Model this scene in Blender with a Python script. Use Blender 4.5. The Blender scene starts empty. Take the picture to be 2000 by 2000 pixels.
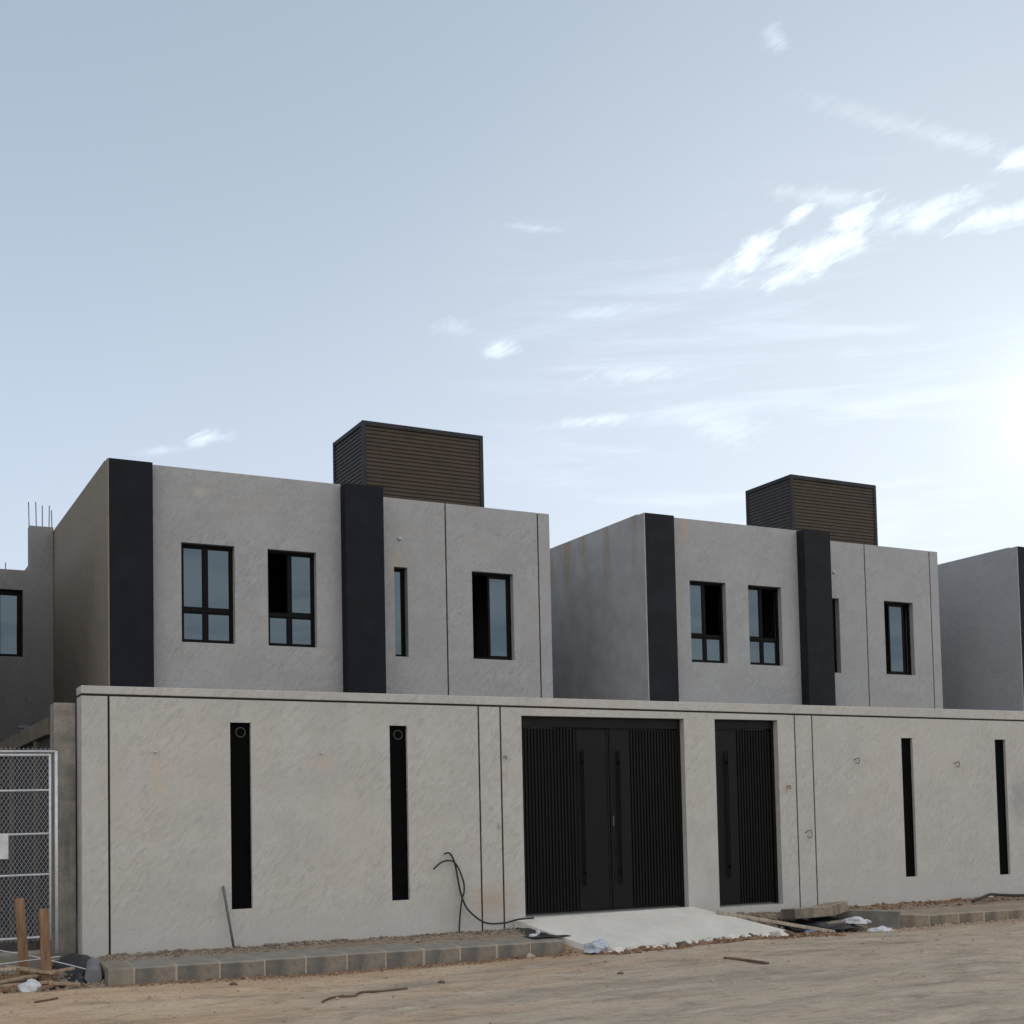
import bpy, bmesh, math, random
from mathutils import Vector, Matrix, noise as mnoise
random.seed(7)
R = math.radians
sc = bpy.context.scene
COL = sc.collection

# ------------------------------------------------------------------ camera
cam_d = bpy.data.cameras.new('camera'); cam = bpy.data.objects.new('camera', cam_d); COL.objects.link(cam)
rt = Vector((0.88646159, -0.46232092, -0.02110023)); up = Vector((-0.00542864, -0.05597653, 0.99841733)); fw = Vector((0.46277033, 0.88494406, 0.05213081))
cam.matrix_world = Matrix(((rt.x, up.x, -fw.x, 0.0), (rt.y, up.y, -fw.y, -14.618), (rt.z, up.z, -fw.z, 1.766), (0, 0, 0, 1)))
cam_d.sensor_width = 36; cam_d.lens = 45.633; cam_d.shift_y = 0.2321
cam_d.clip_start = 0.1; cam_d.clip_end = 6000
sc.camera = cam
sc.render.resolution_x = 1024; sc.render.resolution_y = 1024

# ------------------------------------------------------------------ world, sun, exposure
SUN_EL, SUN_AZ = R(15.8), R(51.4)          # azimuth clockwise from +Y
world = bpy.data.worlds.new('World'); sc.world = world; world.use_nodes = True
wt = world.node_tree; wt.nodes.clear(); WN = wt.nodes; WL = wt.links
def wmath(op, a, b=None, c=None, clamp=False):
    n = WN.new('ShaderNodeMath'); n.operation = op; n.use_clamp = clamp
    for i, x in enumerate((a, b, c)):
        if x is None: continue
        if isinstance(x, (int, float)): n.inputs[i].default_value = x
        else: WL.new(x, n.inputs[i])
    return n.outputs[0]
def wdot(vec, v):
    n = WN.new('ShaderNodeVectorMath'); n.operation = 'DOT_PRODUCT'
    WL.new(vec, n.inputs[0]); n.inputs[1].default_value = v
    return n.outputs['Value']
def wramp(x, a, b, lo=0.0, hi=1.0):
    n = WN.new('ShaderNodeMapRange'); n.interpolation_type = 'SMOOTHSTEP'
    WL.new(x, n.inputs[0])
    for i, q in enumerate((a, b, lo, hi)): n.inputs[i + 1].default_value = q
    return n.outputs[0]
sky = WN.new('ShaderNodeTexSky'); sky.sky_type = 'NISHITA'; sky.sun_disc = False
sky.sun_elevation = SUN_EL; sky.sun_rotation = SUN_AZ; sky.altitude = 600
sky.air_density = 1.0; sky.dust_density = 2.2; sky.ozone_density = 1.5
tc = WN.new('ShaderNodeTexCoord'); DIR = tc.outputs['Generated']
sun_dir = Vector((math.sin(SUN_AZ) * math.cos(SUN_EL), math.cos(SUN_AZ) * math.cos(SUN_EL), math.sin(SUN_EL)))
# thin high haze that whitens the whole dome, stronger round the sun
cs = wdot(DIR, sun_dir)
csp = wmath('MAXIMUM', cs, 0.0)
glow = wmath('ADD', wmath('MULTIPLY', wmath('POWER', csp, 14.0), 0.09), wmath('MULTIPLY', wmath('POWER', csp, 220.0), 0.08))
glow = wmath('ADD', glow, wmath('MULTIPLY', wmath('POWER', csp, 1100.0), .26), clamp=True)
# cirrus: small individual clouds (direction, long axis, short axis, half sizes, density)
CLOUDS = [
  ((0.5753, 0.716, 0.3954), (0.4418, -0.6789, 0.5865), (-0.6884, 0.1628, 0.7069), 0.0174, 0.0069, 1),
  ((0.5605, 0.7325, 0.3865), (0.4939, -0.6702, 0.5539), (-0.6648, 0.1196, 0.7374), 0.0146, 0.0037, 0.4),
  ((0.6127, 0.687, 0.3907), (0.6109, -0.7253, 0.3174), (-0.5014, -0.0442, 0.8641), 0.0342, 0.0079, 1),
  ((0.5954, 0.7014, 0.3918), (0.6427, -0.7084, 0.2915), (-0.482, -0.0782, 0.8727), 0.0181, 0.0043, 0.5),
  ((0.6234, 0.6657, 0.4102), (0.5146, -0.7442, 0.4257), (-0.5887, 0.0543, 0.8065), 0.0149, 0.006, 1),
  ((0.5949, 0.6881, 0.4155), (0.5903, -0.7248, 0.3551), (-0.5455, -0.0341, 0.8374), 0.0121, 0.0036, 0.7),
  ((0.6579, 0.6328, 0.4083), (0.6385, -0.7562, 0.1433), (-0.3995, -0.1664, 0.9015), 0.0349, 0.0049, 0.6),
  ((0.6609, 0.6329, 0.4032), (0.5804, -0.7717, 0.2598), (-0.4756, -0.0623, 0.8774), 0.0192, 0.0049, 0.7),
  ((0.693, 0.6012, 0.3978), (0.6322, -0.7721, 0.0654), (-0.3465, -0.2061, 0.9151), 0.0293, 0.0055, 0.7),
  ((0.6207, 0.6335, 0.462), (0.784, -0.5008, -0.3668), (0.001, -0.5899, 0.8075), 0.0413, 0.0056, 0.15),
  ((0.6583, 0.6071, 0.4451), (0.752, -0.5579, -0.3511), (-0.0352, -0.5658, 0.8238), 0.0444, 0.0050, 0.22),
  ((0.6918, 0.5824, 0.4269), (0.5829, -0.7993, 0.1458), (-0.4261, -0.148, 0.8925), 0.0129, 0.0054, 1),
  ((0.4329, 0.8331, 0.3444), (0.8274, -0.5189, 0.2151), (-0.3579, -0.1918, 0.9139), 0.0121, 0.0045, 0.5),
  ((0.2392, 0.9294, 0.2812), (0.9306, -0.3021, 0.2068), (-0.2771, -0.2122, 0.9371), 0.0142, 0.0037, 0.5),
  ((0.211, 0.9391, 0.2714), (0.9468, -0.2654, 0.1823), (-0.2432, -0.2185, 0.945), 0.0156, 0.0026, 0.25),
  ((0.5006, 0.8143, 0.2939), (0.8373, -0.5416, 0.0744), (-0.2198, -0.2088, 0.9529), 0.0237, 0.0034, 0.45),
  ((0.4403, 0.7933, 0.4204), (0.8916, -0.4415, -0.1005), (-0.1059, -0.4191, 0.9017), 0.0183, 0.0022, 0.2),
  ((0.5525, 0.6565, 0.5137), (0.7878, -0.2098, -0.5791), (0.2724, -0.7246, 0.633), 0.0085, 0.0054, 0.25),
  ((0.4953, 0.7879, 0.366), (0.8395, -0.5424, 0.0315), (-0.2233, -0.2916, 0.9301), 0.0261, 0.0037, 0.2),
  ((0.5216, 0.7893, 0.3239), (0.8318, -0.555, 0.0132), (-0.1901, -0.2625, 0.946), 0.0321, 0.0042, 0.3),
  ((0.5817, 0.7628, 0.2824), (0.8131, -0.5357, -0.2277), (0.0224, -0.3621, 0.9319), 0.0227, 0.0095, 0.25),
  ((0.4015, 0.8426, 0.3588), (0.9038, -0.428, -0.0063), (-0.1482, -0.3268, 0.9334), 0.0131, 0.0052, 0.2),
  ((0.6079, 0.6715, 0.4237), (0.7863, -0.5831, -0.2042), (-0.1099, -0.4573, 0.8825), 0.0319, 0.005, 0.3),
]
wn = WN.new('ShaderNodeTexNoise'); WL.new(DIR, wn.inputs['Vector'])
wn.inputs['Scale'].default_value = 95; wn.inputs['Detail'].default_value = 5; wn.inputs['Roughness'].default_value = 0.62
cmb = WN.new('ShaderNodeCombineXYZ'); WL.new(wmath('MULTIPLY', wdot(DIR, (0.6109, -0.7253, 0.3174)), 45), cmb.inputs[0]); WL.new(wmath('MULTIPLY', wdot(DIR, (-0.5014, -0.0442, 0.8641)), 170), cmb.inputs[1])
wn2 = WN.new('ShaderNodeTexNoise'); WL.new(cmb.outputs[0], wn2.inputs['Vector']); wn2.inputs['Scale'].default_value = 1.0; wn2.inputs['Detail'].default_value = 6; wn2.inputs['Roughness'].default_value = 0.65; wn2.inputs['Distortion'].default_value = 0.6
ragged = wmath('ADD', wmath('MULTIPLY', wmath('SUBTRACT', wn.outputs['Fac'], 0.5), 1.0), wmath('MULTIPLY', wmath('SUBTRACT', wn2.outputs['Fac'], 0.5), 2.2))
cloud = None
for c, a, b, hl, hw, dens in CLOUDS:
    u = wmath('MULTIPLY', wdot(DIR, a), 1 / (hl * 1.35)); v = wmath('MULTIPLY', wdot(DIR, b), 1 / (hw * 1.45))
    d = wmath('SQRT', wmath('ADD', wmath('MULTIPLY', u, u), wmath('MULTIPLY', v, v)))
    m = wramp(wmath('ADD', d, ragged), 1.25, -0.25)
    m = wmath('MULTIPLY', m, wmath('MULTIPLY', wmath('GREATER_THAN', wdot(DIR, c), 0.5), dens))
    cloud = m if cloud is None else wmath('MAXIMUM', cloud, m)
# streaky cirrostratus low in the sun's half of the sky
mp = WN.new('ShaderNodeMapping'); WL.new(DIR, mp.inputs['Vector']); mp.inputs['Rotation'].default_value = (0.05, -0.04, R(52)); mp.inputs['Scale'].default_value = (4, 2.2, 34)
st = WN.new('ShaderNodeTexNoise'); WL.new(mp.outputs[0], st.inputs['Vector']); st.inputs['Scale'].default_value = 1.3; st.inputs['Detail'].default_value = 10; st.inputs['Roughness'].default_value = 0.66; st.inputs['Distortion'].default_value = 0.4
streak = wmath('MULTIPLY', wramp(st.outputs['Fac'], 0.48, 0.75), wramp(cs, 0.885, 0.985))
sep = WN.new('ShaderNodeSeparateXYZ'); WL.new(DIR, sep.inputs[0])
streak = wmath('MULTIPLY', streak, wramp(sep.outputs['Z'], 0.46, 0.36))
# unseen bright cloud added behind the camera to light the shaded fronts
back = wmath('MULTIPLY', wramp(st.outputs['Fac'], 0.15, 0.60), wramp(sep.outputs['Y'], 0.15, -0.45))
def wmix(fac, a, b, bt='MIX'):
    n = WN.new('ShaderNodeMix'); n.data_type = 'RGBA'; n.blend_type = bt
    if isinstance(fac, (int, float)): n.inputs[0].default_value = fac
    else: WL.new(fac, n.inputs[0])
    for i, x in ((6, a), (7, b)):
        if isinstance(x, tuple): n.inputs[i].default_value = (*x, 1)
        else: WL.new(x, n.inputs[i])
    return n.outputs[2]
d1 = WN.new('ShaderNodeVectorMath'); d1.operation = 'MULTIPLY_ADD'; WL.new(sky.outputs[0], d1.inputs[0]); d1.inputs[1].default_value = (.125, .125, .125); d1.inputs[2].default_value = (1, 1, 1)
d2 = WN.new('ShaderNodeVectorMath'); d2.operation = 'DIVIDE'; WL.new(sky.outputs[0], d2.inputs[0]); WL.new(d1.outputs[0], d2.inputs[1])
veil = wmix(wramp(sep.outputs['Z'], 0.10, 0.58), (3.75, 4.32, 5.2), (2.30, 2.84, 3.45))
base = wmix(0.80, d2.outputs[0], veil)
base = wmix(glow, base, (8.6, 9.8, 11))
base = wmix(wmath('MULTIPLY', streak, 0.30), base, (6.2, 7.0, 7.8))
base = wmix(wmath('MULTIPLY', cloud, 0.9), base, (6.8, 7.6, 8.2))
base = wmix(wmath('MULTIPLY', back, 0.8), base, (8.6, 8.5, 8.3))
bgn = WN.new('ShaderNodeBackground'); WL.new(base, bgn.inputs['Color']); bgn.inputs['Strength'].default_value = 0.1
wo = WN.new('ShaderNodeOutputWorld'); WL.new(bgn.outputs[0], wo.inputs['Surface'])

sl = bpy.data.lights.new('sun', 'SUN'); sun = bpy.data.objects.new('sun', sl); COL.objects.link(sun)
sl.energy = 2.0; sl.angle = R(0.5); sl.color = (1, .93, .82)
sun.rotation_euler = sun_dir.to_track_quat('Z', 'Y').to_euler()

sc.view_settings.view_transform = 'Standard'; sc.view_settings.look = 'None'
sc.view_settings.exposure = 0.9; sc.view_settings.gamma = 1.0
sc.render.engine = 'CYCLES'
sc.cycles.max_bounces = 8

# ------------------------------------------------------------------ node material helpers
class Mat:
    def __init__(s, name):
        s.m = bpy.data.materials.new(name); s.m.use_nodes = True
        s.t = s.m.node_tree; s.t.nodes.clear()
        s.out = s.t.nodes.new('ShaderNodeOutputMaterial'); s.b = s.t.nodes.new('ShaderNodeBsdfPrincipled')
        s.t.links.new(s.b.outputs[0], s.out.inputs[0])
        s.co = s.t.nodes.new('ShaderNodeTexCoord').outputs['Object']
    def N(s, k): return s.t.nodes.new(k)
    def put(s, sock, x):
        if isinstance(x, tuple): sock.default_value = (*x, 1) if len(x) == 3 and sock.type == 'RGBA' else x
        elif isinstance(x, (int, float)): sock.default_value = x
        else: s.t.links.new(x, sock)
    def math(s, op, a, b=None, clamp=False):
        n = s.N('ShaderNodeMath'); n.operation = op; n.use_clamp = clamp; s.put(n.inputs[0], a)
        if b is not None: s.put(n.inputs[1], b)
        return n.outputs[0]
    def map(s, scale=(1, 1, 1), rot=(0, 0, 0), loc=(0, 0, 0)):
        n = s.N('ShaderNodeMapping'); s.t.links.new(s.co, n.inputs[0])
        n.inputs['Scale'].default_value = scale; n.inputs['Rotation'].default_value = rot; n.inputs['Location'].default_value = loc
        return n.outputs[0]
    def aniso(s, ang, scale):       # turn the XZ axes first, then stretch along the turned axis
        a = s.map((1, 1, 1), (0, ang, 0)); n = s.N('ShaderNodeMapping'); s.t.links.new(a, n.inputs[0]); n.inputs['Scale'].default_value = scale
        return n.outputs[0]
    def up(s):
        g = s.N('ShaderNodeNewGeometry'); n = s.N('ShaderNodeSeparateXYZ'); s.t.links.new(g.outputs['Normal'], n.inputs[0]); return n.outputs[2]
    def rnd(s): return s.N('ShaderNodeObjectInfo').outputs['Random']
    def noise(s, scale, detail=4, rough=.55, vec=None, dist=0):
        n = s.N('ShaderNodeTexNoise'); s.t.links.new(vec or s.co, n.inputs['Vector'])
        n.inputs['Scale'].default_value = scale; n.inputs['Detail'].default_value = detail; n.inputs['Roughness'].default_value = rough; n.inputs['Distortion'].default_value = dist
        return n.outputs['Fac']
    def ramp(s, x, a, b, lo=0., hi=1.):
        n = s.N('ShaderNodeMapRange'); n.interpolation_type = 'SMOOTHSTEP'; s.put(n.inputs[0], x)
        for i, q in enumerate((a, b, lo, hi)): n.inputs[i + 1].default_value = q
        return n.outputs[0]
    def mix(s, f, a, b, bt='MIX'):
        n = s.N('ShaderNodeMix'); n.data_type = 'RGBA'; n.blend_type = bt
        s.put(n.inputs[0], f); s.put(n.inputs[6], a); s.put(n.inputs[7], b)
        return n.outputs[2]
    def xyz(s):
        n = s.N('ShaderNodeSeparateXYZ'); s.t.links.new(s.co, n.inputs[0]); return n.outputs
    def bump(s, h, strength=.3, dist=.01, prev=None):
        n = s.N('ShaderNodeBump'); s.put(n.inputs['Height'], h); n.inputs['Strength'].default_value = strength; n.inputs['Distance'].default_value = dist
        if prev is not None: s.t.links.new(prev, n.inputs['Normal'])
        return n.outputs[0]
    def fin(s, col, rough=.9, normal=None, spec=.3, metal=0.):
        s.put(s.b.inputs['Base Color'], col); s.put(s.b.inputs['Roughness'], rough)
        s.b.inputs['Specular IOR Level'].default_value = spec; s.b.inputs['Metallic'].default_value = metal
        if normal is not None: s.t.links.new(normal, s.b.inputs['Normal'])
        return s.m

def sh(c, f): return tuple(x * f for x in c)
def plaster(name, c, var=.12, stains=(), warm=(1.06, 1.0, .93), low=None):
    m = Mat(name)
    patch = m.ramp(m.noise(.9, 3, .55), .36, .60, .45, 1.15)
    big = m.noise(.55, 3, .6); mid = m.noise(2.3, 5, .62); fine = m.noise(26, 4, .7)
    stroke = m.noise(4.2, 6, .68, m.aniso(R(42), (.55, 1, 2.4)), .5)
    col = m.mix(m.ramp(big, .3, .7), sh(c, 1 - var * .6), tuple(a * b for a, b in zip(c, warm)))
    col = m.mix(m.ramp(mid, .35, .75), col, sh(c, 1 + var * .7))
    col = m.mix(m.math('MULTIPLY', m.math('MULTIPLY', m.ramp(stroke, .48, .70), .38), patch), col, sh(c, 1 - var * 1.3))
    col = m.mix(m.math('MULTIPLY', m.ramp(fine, .55, .8), .35), col, sh(c, 1 - var * 1.5))
    trow = m.noise(15, 6, .70, m.aniso(R(50), (.5, 1, 1.5)), .7)
    col = m.mix(m.math('MULTIPLY', m.math('MULTIPLY', m.ramp(trow, .47, .67), .68), patch), col, sh(c, 1 - var * 1.9))
    col = m.mix(m.math('MULTIPLY', m.math('MULTIPLY', m.ramp(trow, .45, .31), .6), patch), col, sh(c, 1 + var * 1.5))
    X = m.xyz()
    jit = m.math('MULTIPLY', m.math('SUBTRACT', m.noise(9, 4, .65), .5), 1.5)
    for (x0, z0, rx, rz, sc_, k) in stains:
        u = m.math('MULTIPLY', m.math('SUBTRACT', X[0], x0), 1 / rx); v = m.math('MULTIPLY', m.math('SUBTRACT', X[2], z0), 1 / rz)
        d = m.math('SQRT', m.math('ADD', m.math('MULTIPLY', u, u), m.math('MULTIPLY', v, v)))
        col = m.mix(m.math('MULTIPLY', m.ramp(m.math('ADD', d, jit), 1.1, .1), k), col, sc_)
    if low:      # greyer tone towards the foot of the wall
        z0, z1, lc, k = low
        f = m.math('ADD', X[2], m.math('MULTIPLY', m.math('SUBTRACT', m.noise(1.7, 4, .6), .5), .55))
        col = m.mix(m.math('MULTIPLY', m.ramp(f, z1, z0), k), col, lc)
    nb = m.bump(stroke, .25, .012); nb = m.bump(trow, .5, .014, nb); nb = m.bump(fine, .3, .006, nb); nb = m.bump(mid, .25, .03, nb)
    return m.fin(col, m.ramp(mid, .2, .8, .78, .95), nb, .25)
def paint(name, c, rough=.5, var=.2, spec=.4, scale=4, dust=None):
    m = Mat(name); n = m.noise(scale, 5, .6); f = m.noise(scale * 14, 3, .7)
    col = m.mix(m.ramp(n, .3, .75), sh(c, 1 - var), sh(c, 1 + var))
    if dust: col = m.mix(m.math('MULTIPLY', m.ramp(m.noise(scale * .7, 6, .7), .45, .8), dust[1]), col, dust[0])
    return m.fin(col, m.ramp(n, .2, .8, rough - .06, rough + .1), m.bump(f, .12, .003), spec)
def concrete(name, c, var=.2, tint=None, rough=.92, bump=.5, scale=3.):
    m = Mat(name); a = m.noise(scale, 6, .65); b = m.noise(scale * 9, 5, .7); s_ = m.noise(1.2, 4, .6, m.map((9, 9, .9)))
    col = m.mix(m.ramp(a, .3, .72), sh(c, 1 - var), sh(c, 1 + var))
    col = m.mix(m.math('MULTIPLY', m.ramp(b, .5, .75), .5), col, sh(c, 1 - var * 1.4))
    if tint: col = m.mix(m.math('MULTIPLY', m.ramp(s_, .48, .72), tint[1]), col, tint[0])
    nb = m.bump(b, bump, .008); nb = m.bump(a, bump * .6, .03, nb)
    return m.fin(col, rough, nb, .2)
def wood(name, c):
    m = Mat(name); g = m.noise(6, 5, .6, m.map((6, 6, .5)), .5); col = m.mix(m.ramp(g, .3, .7), sh(c, .65), sh(c, 1.25))
    return m.fin(col, .8, m.bump(g, .3, .004), .25)

M = {}
M['ring'] = paint('dull_grey_metal', (.05, .05, .052), .5)
M['black'] = paint('black_slit_panel', (.0028, .0032, .0045), .7, .25, .03)
M['joint'] = paint('black_joint', (.014, .012, .011), .8)
M['clad'] = paint('dark_facade_coating', (.0105, .0120, .0175), .75, .25, .15, 2.2, ((.022, .0225, .027), .5))
M['alu'] = paint('black_aluminium', (.0035, .0036, .0045), .5, .2, .10)
M['gate'] = paint('black_gate_steel', (.0040, .0040, .0045), .45, .2, .16, 2., ((.008, .0076, .0072), .4))
M['gate2'] = paint('charcoal_gate_panel', (.0065, .0063, .0065), .45, .2, .14, 2., ((.012, .011, .0105), .45))
M['clad2'] = paint('lighter_facade_coating', (.0150, .0172, .0222), .75, .3, .15, 2.2, ((.027, .029, .033), .5))  # lighter copy of the pillar coating for the two farther houses
M['slat'] = paint('brown_louvre', (.060, .046, .035), .6, .15, .15)
M['slat2'] = paint('grey_louvre', (.050, .048, .049), .6, .15, .15)
M['screen_frame'] = paint('grey_screen_frame', (.031, .032, .037), .6, .2, .15)
M['galv'] = paint('galvanised_steel', (.50, .52, .55), .4, .12, .5, 20)
M['mesh'] = paint('galvanised_wire', (.24, .245, .26), .45, .12, .5, 20)
M['white'] = paint('white_sheet', (.50, .51, .54), .6, .15, .3, 9, ((.30, .28, .25), .4))
M['rebar'] = paint('rusty_rebar', (.10, .085, .08), .8)
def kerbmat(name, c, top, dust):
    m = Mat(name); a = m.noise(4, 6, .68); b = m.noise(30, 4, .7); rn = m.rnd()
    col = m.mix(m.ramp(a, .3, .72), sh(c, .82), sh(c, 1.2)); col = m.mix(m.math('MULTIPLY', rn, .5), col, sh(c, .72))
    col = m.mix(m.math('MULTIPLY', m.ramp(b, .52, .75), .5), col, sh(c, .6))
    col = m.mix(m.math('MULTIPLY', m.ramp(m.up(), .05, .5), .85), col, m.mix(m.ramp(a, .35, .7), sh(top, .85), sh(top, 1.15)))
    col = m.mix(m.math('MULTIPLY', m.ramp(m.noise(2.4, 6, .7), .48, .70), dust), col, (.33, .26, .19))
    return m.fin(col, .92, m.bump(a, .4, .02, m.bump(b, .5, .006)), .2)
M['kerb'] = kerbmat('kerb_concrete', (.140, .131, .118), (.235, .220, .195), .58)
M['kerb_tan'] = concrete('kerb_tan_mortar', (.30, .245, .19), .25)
M['kerb_lit'] = concrete('kerb_lit_concrete', (.215, .185, .15), .18)  # lighter tan copy; the end block's lit look is in this colour
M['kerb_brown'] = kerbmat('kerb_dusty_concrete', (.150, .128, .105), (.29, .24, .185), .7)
m = Mat('pale_ramp_concrete'); a = m.noise(1.7, 6, .65); b = m.noise(40, 4, .7); br = m.noise(5, 5, .6, m.map((6, .8, 1)))
col = m.mix(m.ramp(a, .3, .7), (.53, .505, .465), (.62, .595, .55)); col = m.mix(m.math('MULTIPLY', m.ramp(br, .48, .7), .35), col, (.50, .475, .435))
col = m.mix(m.math('MULTIPLY', m.ramp(m.noise(3.1, 6, .7), .56, .74), .5), col, (.44, .385, .32)); col = m.mix(m.math('MULTIPLY', m.ramp(b, .58, .78), .4), col, (.40, .37, .33))
M['ramp'] = m.fin(col, .92, m.bump(a, .35, .03, m.bump(b, .4, .004)), .2)
M['raw'] = concrete('raw_concrete', (.255, .235, .205), .28, ((.13, .118, .105), .7), .95, 1.0, 5.)
M['beam'] = concrete('brown_beam', (.11, .092, .075), .2)
M['dark_panel'] = paint('dark_bitumen', (.026, .026, .028), .8)
M['inside'] = paint('bare_room', (.06, .058, .055), .9)
M['wood'] = wood('raw_timber', (.20, .118, .068)); M['wood2'] = wood('pale_timber', (.29, .21, .145))
M['plank'] = wood('grey_timber', (.36, .30, .23))
M['cable'] = paint('black_cable', (.02, .018, .016), .55)
M['sheet'] = paint('black_plastic', (.018, .019, .023), .4, .2, .5, 6, ((.08, .075, .07), .4))
M['bluegrey'] = paint('bluish_plastic', (.40, .44, .50), .4, .2, .5, 6, ((.10, .11, .13), .6))
M['blue'] = paint('blue_plastic', (.13, .22, .33), .5, .2)
M['pipe'] = concrete('grey_pipe', (.16, .165, .175), .1)
M['stone'] = concrete('pale_stone', (.38, .33, .28), .2)
M['stone_d'] = concrete('brown_stone', (.13, .09, .065), .25)
M['gravel'] = concrete('gravel_mix', (.22, .18, .14), .45, ((.10, .08, .06), .6), scale=9)
M['dirtclod'] = concrete('reddish_clods', (.21, .125, .075), .35, ((.36, .30, .25), .5), scale=9)
M['pebble'] = concrete('sandy_pebble', (.38, .29, .21), .3, ((.22, .17, .13), .5), scale=9)
M['steel'] = paint('grey_steel', (.10, .105, .115), .6)
# tinted, mirror-coated window glass over a dark room
gm = Mat('tinted_glass'); g1 = gm.N('ShaderNodeBsdfGlossy'); g1.inputs['Roughness'].default_value = .02; g1.inputs['Color'].default_value = (.66, .86, 1, 1)
wv = gm.bump(gm.noise(1.3, 2, .5), .06, .02); gm.t.links.new(wv, g1.inputs['Normal'])
gm.put(gm.b.inputs['Base Color'], (.006, .010, .013)); gm.b.inputs['Roughness'].default_value = .3; gm.b.inputs['Specular IOR Level'].default_value = 0
mx = gm.N('ShaderNodeMixShader'); mx.inputs[0].default_value = .105
gm.t.links.new(gm.b.outputs[0], mx.inputs[1]); gm.t.links.new(g1.outputs[0], mx.inputs[2]); gm.t.links.new(mx.outputs[0], gm.out.inputs[0]); M['glass'] = gm.m

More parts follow.
